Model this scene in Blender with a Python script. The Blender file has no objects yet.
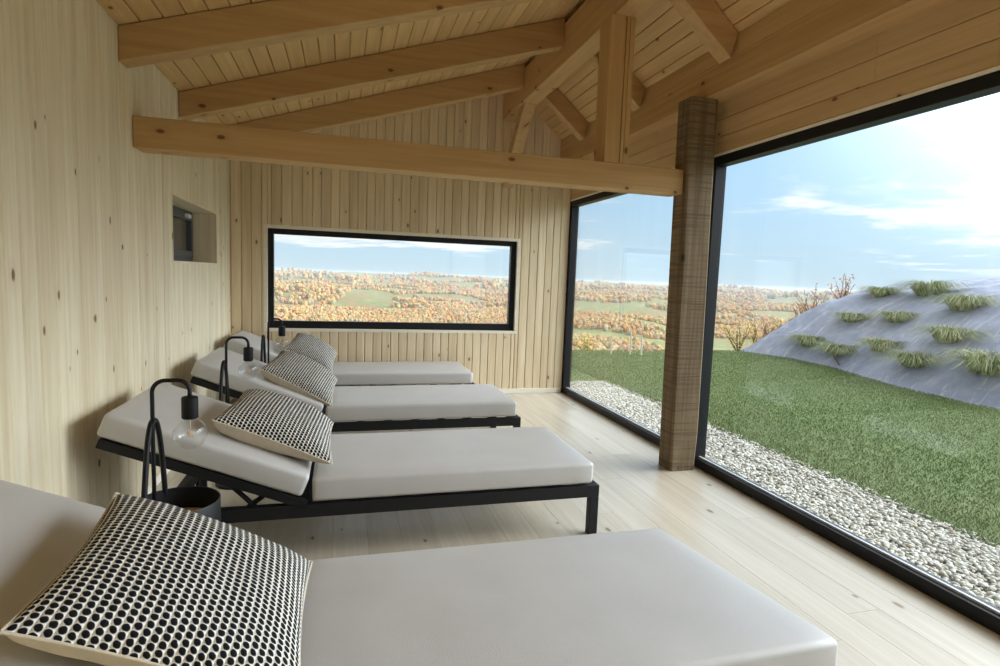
import bpy, bmesh, math, random
import numpy as np
from mathutils import Vector, Matrix, noise

S = bpy.context.scene
C = S.collection
random.seed(7)
RNG = np.random.default_rng(7)
PI = math.pi

# ------------------------------------------------------------------ camera
CAM_H = 1.5
cam_d = bpy.data.cameras.new('camera')
cam = bpy.data.objects.new('camera', cam_d)
C.objects.link(cam)
cam_d.sensor_width = 36.0
cam_d.lens = 568.2 / 1000 * 36.0
cam_d.clip_end = 20000
cam_d.clip_start = 0.02
_r = Vector((0.96366454, -0.26445789, 0.03758568))
_u = Vector((-0.0102091, 0.10414206, 0.99451003))
_f = Vector((0.26692027, 0.95875777, -0.09765814))
cam.matrix_world = Matrix(((_r.x, _u.x, -_f.x, 0), (_r.y, _u.y, -_f.y, 0), (_r.z, _u.z, -_f.z, CAM_H), (0, 0, 0, 1)))
S.camera = cam

# ------------------------------------------------------------------ view
S.view_settings.view_transform = 'Standard'
S.view_settings.look = 'None'
S.view_settings.gamma = 1.0
S.view_settings.use_curve_mapping = False
S.view_settings.exposure = 0.2
S.cycles.transparent_max_bounces = 24
S.cycles.max_bounces = 12
S.cycles.diffuse_bounces = 6
S.cycles.volume_bounces = 1
S.cycles.sample_clamp_indirect = 8.0

# ------------------------------------------------------------------ node helpers
def nd(nt, t, **kw):
    n = nt.nodes.new(t)
    for k, v in kw.items():
        setattr(n, k, v)
    return n

def math_n(nt, op, a, b=None, clamp=False):
    n = nd(nt, 'ShaderNodeMath', operation=op, use_clamp=clamp)
    for i, v in enumerate((a, b)):
        if v is None: continue
        if isinstance(v, (int, float)): n.inputs[i].default_value = v
        else: nt.links.new(v, n.inputs[i])
    return n.outputs[0]

def mix_c(nt, f, a, b, blend='MIX'):
    n = nd(nt, 'ShaderNodeMix', data_type='RGBA', blend_type=blend)
    for i, v in ((0, f), (6, a), (7, b)):
        if isinstance(v, (int, float)): n.inputs[i].default_value = v
        elif isinstance(v, (tuple, list)): n.inputs[i].default_value = (*v[:3], 1)
        else: nt.links.new(v, n.inputs[i])
    return n.outputs[2]

def ramp(nt, f, stops, interp='LINEAR'):
    n = nd(nt, 'ShaderNodeValToRGB')
    n.color_ramp.interpolation = interp
    els = n.color_ramp.elements
    while len(els) < len(stops): els.new(0.5)
    for e, (p, c) in zip(els, stops):
        e.position = p
        e.color = (*c, 1) if isinstance(c, (tuple, list)) else (c, c, c, 1)
    nt.links.new(f, n.inputs[0])
    return n.outputs[0]

def smooth(nt, v, a, b):
    n = nd(nt, 'ShaderNodeMapRange', interpolation_type='SMOOTHSTEP')
    nt.links.new(v, n.inputs[0])
    n.inputs[1].default_value = a; n.inputs[2].default_value = b
    return n.outputs[0]

# ------------------------------------------------------------------ world: hazy autumn sky, veiled sun to the right
SUN_AZ, SUN_EL = math.radians(97), math.radians(25)
SUN = (math.sin(SUN_AZ) * math.cos(SUN_EL), math.cos(SUN_AZ) * math.cos(SUN_EL), math.sin(SUN_EL))
W = bpy.data.worlds.new('sky'); S.world = W
W.use_nodes = True
nt = W.node_tree; nt.nodes.clear()
out = nd(nt, 'ShaderNodeOutputWorld'); bg = nd(nt, 'ShaderNodeBackground')
nt.links.new(bg.outputs[0], out.inputs[0])
tc = nd(nt, 'ShaderNodeTexCoord')
nrm = nd(nt, 'ShaderNodeVectorMath', operation='NORMALIZE'); nt.links.new(tc.outputs['Generated'], nrm.inputs[0])
sep = nd(nt, 'ShaderNodeSeparateXYZ'); nt.links.new(nrm.outputs[0], sep.inputs[0])
el = sep.outputs[2]
base = ramp(nt, el, [(0.0, (0.62, 0.76, 0.86)), (0.03, (0.57, 0.75, 0.88)), (0.12, (0.49, 0.72, 0.93)), (0.32, (0.38, 0.64, 0.94)), (0.8, (0.28, 0.5, 0.90))])
# cloud coordinates: project the direction onto a high flat layer
den = math_n(nt, 'ADD', math_n(nt, 'MAXIMUM', el, 0.0), 0.07)
px = math_n(nt, 'DIVIDE', sep.outputs[0], den); py = math_n(nt, 'DIVIDE', sep.outputs[1], den)
cv = nd(nt, 'ShaderNodeCombineXYZ'); nt.links.new(px, cv.inputs[0]); nt.links.new(py, cv.inputs[1])
def sky_noise(scale, detail, rough, off, dist=0.0):
    mp = nd(nt, 'ShaderNodeMapping'); nt.links.new(cv.outputs[0], mp.inputs[0]); mp.inputs[1].default_value = off
    n = nd(nt, 'ShaderNodeTexNoise'); nt.links.new(mp.outputs[0], n.inputs[0])
    n.inputs['Scale'].default_value = scale; n.inputs['Detail'].default_value = detail
    n.inputs['Roughness'].default_value = rough; n.inputs['Distortion'].default_value = dist
    return n.outputs[0]
c1 = sky_noise(0.42, 6, 0.62, (3.1, 7.7, 0), 0.4)
c2 = sky_noise(1.3, 5, 0.6, (9.3, 1.2, 0), 0.3)
cl = math_n(nt, 'ADD', math_n(nt, 'MULTIPLY', c1, 0.72), math_n(nt, 'MULTIPLY', c2, 0.28))
dot = nd(nt, 'ShaderNodeVectorMath', operation='DOT_PRODUCT'); nt.links.new(nrm.outputs[0], dot.inputs[0]); dot.inputs[1].default_value = SUN
sd = dot.outputs['Value']
near_sun = smooth(nt, sd, 0.60, 0.92)
left_cl = math_n(nt, 'MULTIPLY', smooth(nt, el, 0.03, 0.07), smooth(nt, math_n(nt, 'MULTIPLY', sep.outputs[0], -1.0), -0.45, -0.1))
cover = math_n(nt, 'ADD', cl, math_n(nt, 'ADD', math_n(nt, 'MULTIPLY', near_sun, 0.22), math_n(nt, 'MULTIPLY', left_cl, 0.34)))
cloud = smooth(nt, cover, 0.535, 0.66)
cloud = math_n(nt, 'MULTIPLY', cloud, smooth(nt, el, 0.012, 0.05))
cloud_col = ramp(nt, c2, [(0.3, (0.82, 0.87, 0.92)), (0.6, (1.1, 1.1, 1.1))])
col = mix_c(nt, math_n(nt, 'MULTIPLY', cloud, 0.9), base, cloud_col)
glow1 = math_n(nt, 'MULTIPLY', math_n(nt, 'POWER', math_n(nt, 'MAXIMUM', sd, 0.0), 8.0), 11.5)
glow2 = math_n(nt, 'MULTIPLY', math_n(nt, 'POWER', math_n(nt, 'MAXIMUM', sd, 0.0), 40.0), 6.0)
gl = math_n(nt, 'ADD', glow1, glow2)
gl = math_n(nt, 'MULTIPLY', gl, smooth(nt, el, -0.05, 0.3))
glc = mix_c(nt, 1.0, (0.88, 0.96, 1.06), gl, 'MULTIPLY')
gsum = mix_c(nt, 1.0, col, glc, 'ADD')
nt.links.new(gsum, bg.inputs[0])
bg.inputs[1].default_value = 1.0

# ------------------------------------------------------------------ materials
def new_mat(name):
    m = bpy.data.materials.new(name); m.use_nodes = True
    nt = m.node_tree; nt.nodes.clear()
    o = nd(nt, 'ShaderNodeOutputMaterial'); b = nd(nt, 'ShaderNodeBsdfPrincipled')
    nt.links.new(b.outputs[0], o.inputs[0])
    return m, nt, b, o

def plain(name, col, rough=0.5, metal=0.0, bump=0.0, bscale=200.0, vary=0.0, vscale=3.0, spec=0.5):
    m, nt, b, o = new_mat(name)
    b.inputs['Roughness'].default_value = rough
    b.inputs['Metallic'].default_value = metal
    b.inputs['Specular IOR Level'].default_value = spec
    b.inputs['Base Color'].default_value = (*col, 1)
    tcn = nd(nt, 'ShaderNodeTexCoord')
    if vary:
        n = nd(nt, 'ShaderNodeTexNoise'); n.inputs['Scale'].default_value = vscale; n.inputs['Detail'].default_value = 4
        nt.links.new(tcn.outputs['Object'], n.inputs[0])
        c = ramp(nt, n.outputs[0], [(0.3, tuple(x * (1 - vary) for x in col)), (0.7, tuple(min(1, x * (1 + vary)) for x in col))])
        nt.links.new(c, b.inputs['Base Color'])
    if bump:
        n = nd(nt, 'ShaderNodeTexNoise'); n.inputs['Scale'].default_value = bscale; n.inputs['Detail'].default_value = 3
        nt.links.new(tcn.outputs['Object'], n.inputs[0])
        bp = nd(nt, 'ShaderNodeBump'); bp.inputs['Strength'].default_value = bump; bp.inputs['Distance'].default_value = 0.01
        nt.links.new(n.outputs[0], bp.inputs['Height']); nt.links.new(bp.outputs[0], b.inputs['Normal'])
    return m

def wood(name, light, dark, knot, axis, flat=None, board_var=0.07, rough=0.55, knots=True, grain=1.0, kscale=(2.4, 5.0), spec=0.35, saw=False):
    """pine: grain runs along axis (0, 1, 2); every loose board gets its own tint and grain"""
    m, nt, b, o = new_mat(name)
    tcn = nd(nt, 'ShaderNodeTexCoord'); geo = nd(nt, 'ShaderNodeNewGeometry'); oi = nd(nt, 'ShaderNodeObjectInfo')
    rnd = math_n(nt, 'FRACT', math_n(nt, 'ADD', geo.outputs['Random Per Island'], oi.outputs['Random']))
    off = nd(nt, 'ShaderNodeCombineXYZ')
    for i, k in enumerate((37.1, 53.7, 71.3)):
        nt.links.new(math_n(nt, 'MULTIPLY', rnd, k), off.inputs[i])
    add = nd(nt, 'ShaderNodeVectorMath', operation='ADD')
    nt.links.new(tcn.outputs['Object'], add.inputs[0]); nt.links.new(off.outputs[0], add.inputs[1])
    def scaled(al, ac, src=add.outputs[0], fl=None):
        mp = nd(nt, 'ShaderNodeMapping'); nt.links.new(src, mp.inputs[0])
        sc = [ac] * 3; sc[axis] = al
        if fl is not None: sc[fl] = 0.0
        mp.inputs[3].default_value = sc
        return mp.outputs[0]
    n1 = nd(nt, 'ShaderNodeTexNoise'); nt.links.new(scaled(0.9, 24), n1.inputs[0])
    n1.inputs['Scale'].default_value = 1.0; n1.inputs['Detail'].default_value = 5; n1.inputs['Distortion'].default_value = 0.6
    n2 = nd(nt, 'ShaderNodeTexNoise'); nt.links.new(scaled(0.6, 3.5), n2.inputs[0]); n2.inputs['Scale'].default_value = 1.0; n2.inputs['Detail'].default_value = 3
    n3 = nd(nt, 'ShaderNodeTexNoise'); nt.links.new(scaled(3.0, 140), n3.inputs[0]); n3.inputs['Scale'].default_value = 1.0; n3.inputs['Detail'].default_value = 2
    g = math_n(nt, 'ADD', math_n(nt, 'MULTIPLY', n1.outputs[0], 0.55), math_n(nt, 'ADD', math_n(nt, 'MULTIPLY', n2.outputs[0], 0.3), math_n(nt, 'MULTIPLY', n3.outputs[0], 0.15)))
    g = math_n(nt, 'ADD', math_n(nt, 'MULTIPLY', math_n(nt, 'SUBTRACT', g, 0.5), grain), 0.5)
    c = ramp(nt, g, [(0.33, dark), (0.62, light)])
    tint = math_n(nt, 'ADD', 1.0 - board_var, math_n(nt, 'MULTIPLY', rnd, 2 * board_var))
    tr = nd(nt, 'ShaderNodeCombineColor')
    nt.links.new(tint, tr.inputs[0]); nt.links.new(math_n(nt, 'POWER', tint, 1.15), tr.inputs[1]); nt.links.new(math_n(nt, 'POWER', tint, 1.4), tr.inputs[2])
    c = mix_c(nt, 1.0, c, tr.outputs[0], 'MULTIPLY')
    if knots:
        sx = nd(nt, 'ShaderNodeSeparateXYZ'); nt.links.new(add.outputs[0], sx.inputs[0])
        across = [i for i in range(3) if i != axis]
        if flat is not None: ac = sx.outputs[[i for i in across if i != flat][0]]
        else: ac = math_n(nt, 'ADD', sx.outputs[across[0]], sx.outputs[across[1]])
        k2 = nd(nt, 'ShaderNodeCombineXYZ')
        nt.links.new(math_n(nt, 'MULTIPLY', sx.outputs[axis], kscale[0]), k2.inputs[0]); nt.links.new(math_n(nt, 'MULTIPLY', ac, kscale[1]), k2.inputs[1])
        v = nd(nt, 'ShaderNodeTexVoronoi', feature='F1', voronoi_dimensions='2D'); nt.links.new(k2.outputs[0], v.inputs[0]); v.inputs['Scale'].default_value = 1.0
        sc = nd(nt, 'ShaderNodeSeparateColor'); nt.links.new(v.outputs['Color'], sc.inputs[0])
        pick = math_n(nt, 'GREATER_THAN', sc.outputs[0], 0.66)
        size = math_n(nt, 'ADD', 0.03, math_n(nt, 'MULTIPLY', sc.outputs[1], 0.05))
        dn = math_n(nt, 'ADD', math_n(nt, 'DIVIDE', v.outputs['Distance'], size), math_n(nt, 'MULTIPLY', math_n(nt, 'SUBTRACT', n3.outputs[0], 0.5), 0.5))
        core = math_n(nt, 'MULTIPLY', math_n(nt, 'SUBTRACT', 1.0, smooth(nt, dn, 0.45, 1.05)), pick)
        halo = math_n(nt, 'MULTIPLY', math_n(nt, 'SUBTRACT', 1.0, smooth(nt, dn, 0.8, 3.2)), pick)
        c = mix_c(nt, math_n(nt, 'MULTIPLY', halo, 0.45), c, dark)
        c = mix_c(nt, math_n(nt, 'MULTIPLY', core, 0.9), c, knot)
    hgt = n3.outputs[0]
    if saw:
        wv = nd(nt, 'ShaderNodeTexNoise'); nt.links.new(scaled(75, 2.5), wv.inputs[0]); wv.inputs['Scale'].default_value = 1.0; wv.inputs['Detail'].default_value = 1
        hgt = math_n(nt, 'ADD', math_n(nt, 'MULTIPLY', hgt, 0.5), math_n(nt, 'MULTIPLY', wv.outputs[0], 0.5))
        c = mix_c(nt, math_n(nt, 'MULTIPLY', smooth(nt, wv.outputs[0], 0.42, 0.72), 0.75), c, tuple(x * .8 for x in dark))
    nt.links.new(c, b.inputs['Base Color'])
    b.inputs['Roughness'].default_value = rough
    b.inputs['Specular IOR Level'].default_value = spec
    bp = nd(nt, 'ShaderNodeBump'); bp.inputs['Strength'].default_value = 0.5 if saw else 0.25; bp.inputs['Distance'].default_value = 0.004
    nt.links.new(hgt, bp.inputs['Height']); nt.links.new(bp.outputs[0], b.inputs['Normal'])
    return m

PL, PD, PK = (0.87, 0.78, 0.57), (0.74, 0.61, 0.40), (0.16, 0.085, 0.035)
OL, OD, OK_ = (0.60, 0.385, 0.175), (0.455, 0.27, 0.108), (0.13, 0.05, 0.015)
M = {}
M['wall_lr'] = wood('pine_cladding_left', PL, PD, PK, 2, flat=0, grain=1.35)
M['wall_bk'] = wood('pine_cladding_back', (0.83, 0.69, 0.47), (0.68, 0.53, 0.33), PK, 2, flat=1, grain=1.25)
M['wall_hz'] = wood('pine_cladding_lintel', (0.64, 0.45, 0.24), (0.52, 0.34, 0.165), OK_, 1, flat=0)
M['ceil'] = wood('pine_ceiling', (0.70, 0.47, 0.22), (0.55, 0.34, 0.14), OK_, 1, flat=2, kscale=(2.6, 5.5))
M['beam_x'] = wood('spruce_beam_across', OL, OD, OK_, 0, board_var=0.05, kscale=(2.2, 4.0))
M['beam_y'] = wood('spruce_beam_along', OL, OD, OK_, 1, board_var=0.05, kscale=(2.2, 4.0))
M['beam_z'] = wood('spruce_beam_upright', OL, OD, OK_, 2, board_var=0.05, kscale=(2.2, 4.0))
M['post'] = wood('rough_sawn_oak', (0.23, 0.165, 0.095), (0.13, 0.088, 0.046), (0.05, 0.035, 0.015), 2, board_var=0.04, rough=0.85, kscale=(1.8, 5), saw=True, grain=1.7)
M['floor'] = wood('whitewashed_floor', (0.60, 0.53, 0.42), (0.50, 0.425, 0.315), (0.22, 0.16, 0.09), 1, flat=2, board_var=0.05, rough=0.26, kscale=(2.0, 4.0), spec=0.5)
M['trim'] = wood('pale_trim', (0.92, 0.87, 0.74), (0.84, 0.76, 0.60), PK, 0, knots=False, board_var=0.04)
M['black'] = plain('black_powder_coat', (0.008, 0.008, 0.009), 0.5, spec=0.3)
M['frame'] = plain('anthracite_frame', (0.010, 0.010, 0.012), 0.45, spec=0.3)
M['frame_grey'] = plain('grey_window_frame', (0.075, 0.08, 0.09), 0.4)
M['pane_backing'] = plain('navy_backing', (0.016, 0.022, 0.04), 0.7)  # for the dark sheet added behind the small pane
M['white'] = plain('white_plastic', (0.8, 0.8, 0.78), 0.4)
M['mattress'] = plain('taupe_vinyl', (0.52, 0.50, 0.475), 0.36, bump=0.12, bscale=260, vary=0.03, vscale=5, spec=0.6)
M['linen'] = plain('beige_linen', (0.62, 0.53, 0.40), 0.9, bump=0.3, bscale=500, vary=0.05, vscale=40)
M['tray_wood'] = wood('tray_wood', (0.78, 0.55, 0.30), (0.60, 0.38, 0.18), OK_, 0, knots=False)
M['amber'] = plain('amber_filament', (0.85, 0.62, 0.42), 0.5)
M['brass'] = plain('brass', (0.75, 0.5, 0.2), 0.3, 1.0)
M['plaster'] = plain('exterior_plaster', (0.7, 0.68, 0.64), 0.9)
M['roof'] = plain('dark_roofing', (0.06, 0.06, 0.065), 0.7)
M['gasket'] = plain('pale_sill_strip', (0.55, 0.57, 0.6), 0.3)

def glass(name, tint=(0.97, 0.985, 0.98), ior=1.45):
    m, nt, b, o = new_mat(name)
    nt.nodes.remove(b)
    t = nd(nt, 'ShaderNodeBsdfTransparent'); t.inputs[0].default_value = (*tint, 1)
    g = nd(nt, 'ShaderNodeBsdfGlossy'); g.inputs['Roughness'].default_value = 0.0; g.inputs[0].default_value = (1, 1, 1, 1)
    lw = nd(nt, 'ShaderNodeLayerWeight'); lw.inputs[0].default_value = 0.5
    f0 = ((ior - 1) / (ior + 1)) ** 2
    fr = math_n(nt, 'ADD', f0, math_n(nt, 'MULTIPLY', math_n(nt, 'POWER', lw.outputs['Facing'], 5.0), 1.0 - f0))
    mx = nd(nt, 'ShaderNodeMixShader')
    nt.links.new(fr, mx.inputs[0]); nt.links.new(t.outputs[0], mx.inputs[1]); nt.links.new(g.outputs[0], mx.inputs[2])
    nt.links.new(mx.outputs[0], o.inputs[0])
    return m
M['glass'] = glass('window_glass')
M['bulb'] = glass('bulb_glass', (0.93, 0.94, 0.94), 1.5)

def woven_mat():
    m, nt, b, o = new_mat('black_white_weave')
    uv = nd(nt, 'ShaderNodeUVMap'); uv.uv_map = 'UVMap'
    sp = nd(nt, 'ShaderNodeSeparateXYZ'); nt.links.new(uv.outputs[0], sp.inputs[0])
    u = math_n(nt, 'MULTIPLY', sp.outputs[0], 50.0); v0 = math_n(nt, 'MULTIPLY', sp.outputs[1], 60.0)
    colid = math_n(nt, 'FLOOR', u)
    odd = math_n(nt, 'MULTIPLY', math_n(nt, 'MODULO', colid, 2.0), 0.5)
    wob = nd(nt, 'ShaderNodeTexNoise'); nt.links.new(uv.outputs[0], wob.inputs[0]); wob.inputs['Scale'].default_value = 70.0
    wv = math_n(nt, 'MULTIPLY', math_n(nt, 'SUBTRACT', wob.outputs[0], 0.5), 0.35)
    v = math_n(nt, 'ADD', math_n(nt, 'ADD', v0, odd), wv)
    fu = math_n(nt, 'SUBTRACT', math_n(nt, 'FRACT', math_n(nt, 'ADD', u, math_n(nt, 'MULTIPLY', wv, 0.3))), 0.5)
    fv = math_n(nt, 'SUBTRACT', math_n(nt, 'FRACT', v), 0.5)
    # slanted yarn float, as in the weave
    fu2 = math_n(nt, 'ADD', fu, math_n(nt, 'MULTIPLY', fv, 0.25))
    d = math_n(nt, 'ADD', math_n(nt, 'POWER', math_n(nt, 'ABSOLUTE', math_n(nt, 'DIVIDE', fu2, 0.39)), 2.2), math_n(nt, 'POWER', math_n(nt, 'ABSOLUTE', math_n(nt, 'DIVIDE', fv, 0.455)), 2.2))
    ink = math_n(nt, 'SUBTRACT', 1.0, smooth(nt, d, 0.75, 1.25))
    c = mix_c(nt, ink, (0.82, 0.78, 0.70), (0.008, 0.008, 0.009))
    nt.links.new(c, b.inputs['Base Color'])
    b.inputs['Roughness'].default_value = 0.95; b.inputs['Specular IOR Level'].default_value = 0.15
    bp = nd(nt, 'ShaderNodeBump'); bp.inputs['Strength'].default_value = 0.6; bp.inputs['Distance'].default_value = 0.004
    nt.links.new(d, bp.inputs['Height']); bp.invert = True
    nt.links.new(bp.outputs[0], b.inputs['Normal'])
    return m
M['weave'] = woven_mat()

def island_mat(name, stops, rough=0.8, noise_scale=0.0, bump=0.0):
    m, nt, b, o = new_mat(name)
    geo = nd(nt, 'ShaderNodeNewGeometry')
    f = geo.outputs['Random Per Island']
    c = ramp(nt, f, stops)
    if noise_scale:
        tcn = nd(nt, 'ShaderNodeTexCoord')
        n = nd(nt, 'ShaderNodeTexNoise'); n.inputs['Scale'].default_value = noise_scale; n.inputs['Detail'].default_value = 4
        nt.links.new(tcn.outputs['Object'], n.inputs[0])
        k = ramp(nt, n.outputs[0], [(0.3, 0.7), (0.7, 1.25)])
        c = mix_c(nt, 1.0, c, k, 'MULTIPLY')
    nt.links.new(c, b.inputs['Base Color']); b.inputs['Roughness'].default_value = rough
    b.inputs['Specular IOR Level'].default_value = 0.3
    return m
M['pebble'] = island_mat('river_pebbles', [(0.0, (0.38, 0.35, 0.28)), (0.35, (0.50, 0.475, 0.40)), (0.7, (0.60, 0.58, 0.51)), (0.93, (0.68, 0.665, 0.62)), (1.0, (0.42, 0.31, 0.2))], 0.6)
M['blade'] = island_mat('lawn_blades', [(0.0, (0.13, 0.19, 0.06)), (0.5, (0.165, 0.23, 0.08)), (0.9, (0.205, 0.255, 0.105)), (1.0, (0.31, 0.30, 0.17))], 0.7)
M['tuft'] = island_mat('tussock_blades', [(0.0, (0.17, 0.22, 0.09)), (0.5, (0.29, 0.34, 0.15)), (0.85, (0.48, 0.48, 0.27)), (1.0, (0.62, 0.57, 0.40))], 0.7)
M['crown'] = island_mat('autumn_crowns', [(0.0, (0.46, 0.23, 0.09)), (0.2, (0.56, 0.31, 0.11)), (0.4, (0.60, 0.40, 0.15)), (0.55, (0.38, 0.20, 0.11)), (0.7, (0.46, 0.34, 0.22)), (0.85, (0.30, 0.28, 0.12)), (1.0, (0.58, 0.46, 0.19))], 0.9)
M['russet'] = island_mat('russet_leaves', [(0.0, (0.42, 0.17, 0.07)), (0.6, (0.62, 0.30, 0.12)), (1.0, (0.70, 0.45, 0.22))], 0.8)
M['gold'] = island_mat('golden_leaves', [(0.0, (0.62, 0.45, 0.10)), (0.6, (0.75, 0.58, 0.16)), (1.0, (0.50, 0.46, 0.14))], 0.8)
M['bark'] = plain('twig_bark', (0.16, 0.09, 0.06), 0.9)
M['stake'] = plain('weathered_stake', (0.62, 0.58, 0.50), 0.8)

def ground_mat(name, stops, scale, scale2=None, bump=0.3, rough=0.95, stretch=(1, 1, 1)):
    m, nt, b, o = new_mat(name)
    tcn = nd(nt, 'ShaderNodeTexCoord'); mp = nd(nt, 'ShaderNodeMapping'); nt.links.new(tcn.outputs['Object'], mp.inputs[0]); mp.inputs[3].default_value = stretch
    n = nd(nt, 'ShaderNodeTexNoise'); nt.links.new(mp.outputs[0], n.inputs[0]); n.inputs['Scale'].default_value = scale; n.inputs['Detail'].default_value = 8; n.inputs['Roughness'].default_value = 0.65
    f = n.outputs[0]
    if scale2:
        n2 = nd(nt, 'ShaderNodeTexNoise'); nt.links.new(mp.outputs[0], n2.inputs[0]); n2.inputs['Scale'].default_value = scale2; n2.inputs['Detail'].default_value = 5
        f = math_n(nt, 'ADD', math_n(nt, 'MULTIPLY', f, 0.55), math_n(nt, 'MULTIPLY', n2.outputs[0], 0.45))
    nt.links.new(ramp(nt, f, stops), b.inputs['Base Color'])
    b.inputs['Roughness'].default_value = rough; b.inputs['Specular IOR Level'].default_value = 0.2
    bp = nd(nt, 'ShaderNodeBump'); bp.inputs['Strength'].default_value = bump; bp.inputs['Distance'].default_value = 0.03
    nt.links.new(n.outputs[0], bp.inputs['Height']); nt.links.new(bp.outputs[0], b.inputs['Normal'])
    return m
M['lawn'] = ground_mat('lawn_turf', [(0.3, (0.13, 0.18, 0.065)), (0.5, (0.165, 0.215, 0.085)), (0.7, (0.21, 0.245, 0.11))], 1.1, 40, 0.5, stretch=(1.6, 1, 1))
M['gravel_bed'] = ground_mat('gravel_bed', [(0.3, (0.14, 0.13, 0.11)), (0.6, (0.26, 0.245, 0.21))], 60, None, 0.6)
M['fabric'] = ground_mat('weed_fabric', [(0.30, (0.235, 0.26, 0.335)), (0.52, (0.31, 0.335, 0.42)), (0.66, (0.38, 0.40, 0.475)), (0.8, (0.55, 0.57, 0.62))], 1.3, 7.0, 1.0, rough=0.6, stretch=(1, 1, 0.4))
nt = M['fabric'].node_tree; b_ = [n_ for n_ in nt.nodes if n_.type == 'BSDF_PRINCIPLED'][0]
lk = b_.inputs['Base Color'].links[0].from_socket
tcf = nd(nt, 'ShaderNodeTexCoord'); mpf = nd(nt, 'ShaderNodeMapping'); nt.links.new(tcf.outputs['Object'], mpf.inputs[0]); mpf.inputs[2].default_value = (0.3, 0.5, 0.55); mpf.inputs[3].default_value = (0.7, 5.5, 1.6)
nf = nd(nt, 'ShaderNodeTexNoise'); nt.links.new(mpf.outputs[0], nf.inputs[0]); nf.inputs['Scale'].default_value = 1.6; nf.inputs['Detail'].default_value = 6; nf.inputs['Distortion'].default_value = 0.8
nt.links.new(mix_c(nt, math_n(nt, 'MULTIPLY', smooth(nt, nf.outputs[0], 0.55, 0.72), 0.6), lk, (0.60, 0.60, 0.62)), b_.inputs['Base Color'])
M['land'] = ground_mat('valley_land', [(0.30, (0.24, 0.13, 0.06)), (0.42, (0.32, 0.22, 0.11)), (0.52, (0.22, 0.24, 0.09)), (0.60, (0.36, 0.32, 0.16)), (0.72, (0.30, 0.2, 0.1))], 0.004, 0.03, 0.0)

# ------------------------------------------------------------------ mesh helpers
class MB:
    def __init__(s): s.v = []; s.f = []
    def add(s, v, f):
        o = len(s.v); s.v += [tuple(p) for p in v]; s.f += [tuple(i + o for i in q) for q in f]; return s
    def box(s, x0, x1, y0, y1, z0, z1):
        v = [(x0, y0, z0), (x1, y0, z0), (x1, y1, z0), (x0, y1, z0), (x0, y0, z1), (x1, y0, z1), (x1, y1, z1), (x0, y1, z1)]
        return s.add(v, [(0, 3, 2, 1), (4, 5, 6, 7), (0, 1, 5, 4), (1, 2, 6, 5), (2, 3, 7, 6), (3, 0, 4, 7)])
    def hexa(s, v):
        return s.add(v, [(0, 3, 2, 1), (4, 5, 6, 7), (0, 1, 5, 4), (1, 2, 6, 5), (2, 3, 7, 6), (3, 0, 4, 7)])
    def tube(s, pts, r, n=10, cap=True):
        pts = [Vector(p) for p in pts]; rings = []
        rr = r if isinstance(r, (list, tuple)) else [r] * len(pts)
        up = None
        for i, p in enumerate(pts):
            t = (pts[min(i + 1, len(pts) - 1)] - pts[max(i - 1, 0)]).normalized()
            if up is None:
                up = Vector((0, 0, 1)) if abs(t.z) < 0.9 else Vector((1, 0, 0))
            up = (up - t * up.dot(t)).normalized(); b = t.cross(up)
            rings.append([p + (up * math.cos(2 * PI * k / n) + b * math.sin(2 * PI * k / n)) * rr[i] for k in range(n)])
        v = [q for ring in rings for q in ring]; f = []
        for i in range(len(rings) - 1):
            for k in range(n):
                a, b_ = i * n + k, i * n + (k + 1) % n
                f.append((a, b_, b_ + n, a + n))
        if cap:
            f.append(tuple(range(n - 1, -1, -1))); f.append(tuple((len(rings) - 1) * n + k for k in range(n)))
        return s.add(v, f)
    def lathe(s, prof, n=32, cx=0, cy=0):
        v = []; f = []
        for (r, z) in prof:
            for k in range(n):
                a = 2 * PI * k / n; v.append((cx + r * math.cos(a), cy + r * math.sin(a), z))
        for i in range(len(prof) - 1):
            for k in range(n):
                a, b = i * n + k, i * n + (k + 1) % n
                f.append((a, b, b + n, a + n))
        return s.add(v, f)
    def build(s, name, mat, parent=None, bevel=0.0, seg=2, smooth=False, loc=None):
        me = bpy.data.meshes.new(name); me.from_pydata(s.v, [], s.f)
        if bevel or smooth:
            bm = bmesh.new(); bm.from_mesh(me)
            if bevel:
                es = [e for e in bm.edges if len(e.link_faces) == 2 and e.calc_face_angle(0) > 0.5]
                bmesh.ops.bevel(bm, geom=es, offset=bevel, segments=seg, affect='EDGES', profile=0.5, clamp_overlap=True)
            bmesh.ops.recalc_face_normals(bm, faces=bm.faces)
            bm.to_mesh(me); bm.free()
        if smooth:
            me.polygons.foreach_set('use_smooth', [True] * len(me.polygons))
        me.materials.append(mat)
        ob = bpy.data.objects.new(name, me); C.objects.link(ob)
        if parent: ob.parent = parent
        if loc: ob.location = loc
        return ob

def raw(name, v, f, mat, parent=None, sm=True):
    me = bpy.data.meshes.new(name); me.from_pydata(v, [], f)
    if sm: me.polygons.foreach_set('use_smooth', [True] * len(me.polygons))
    me.materials.append(mat)
    ob = bpy.data.objects.new(name, me); C.objects.link(ob)
    if parent: ob.parent = parent
    return ob

def tris_np(name, V, F, mat, sm=False):
    me = bpy.data.meshes.new(name)
    me.vertices.add(len(V)); me.vertices.foreach_set('co', V.astype(np.float32).ravel())
    me.loops.add(F.size); me.loops.foreach_set('vertex_index', F.astype(np.int32).ravel())
    me.polygons.add(len(F)); me.polygons.foreach_set('loop_start', np.arange(0, F.size, F.shape[1], dtype=np.int32))
    me.polygons.foreach_set('use_smooth', np.full(len(F), sm))
    me.update(calc_edges=True); me.validate()
    me.materials.append(mat)
    ob = bpy.data.objects.new(name, me); C.objects.link(ob)
    return ob

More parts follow.
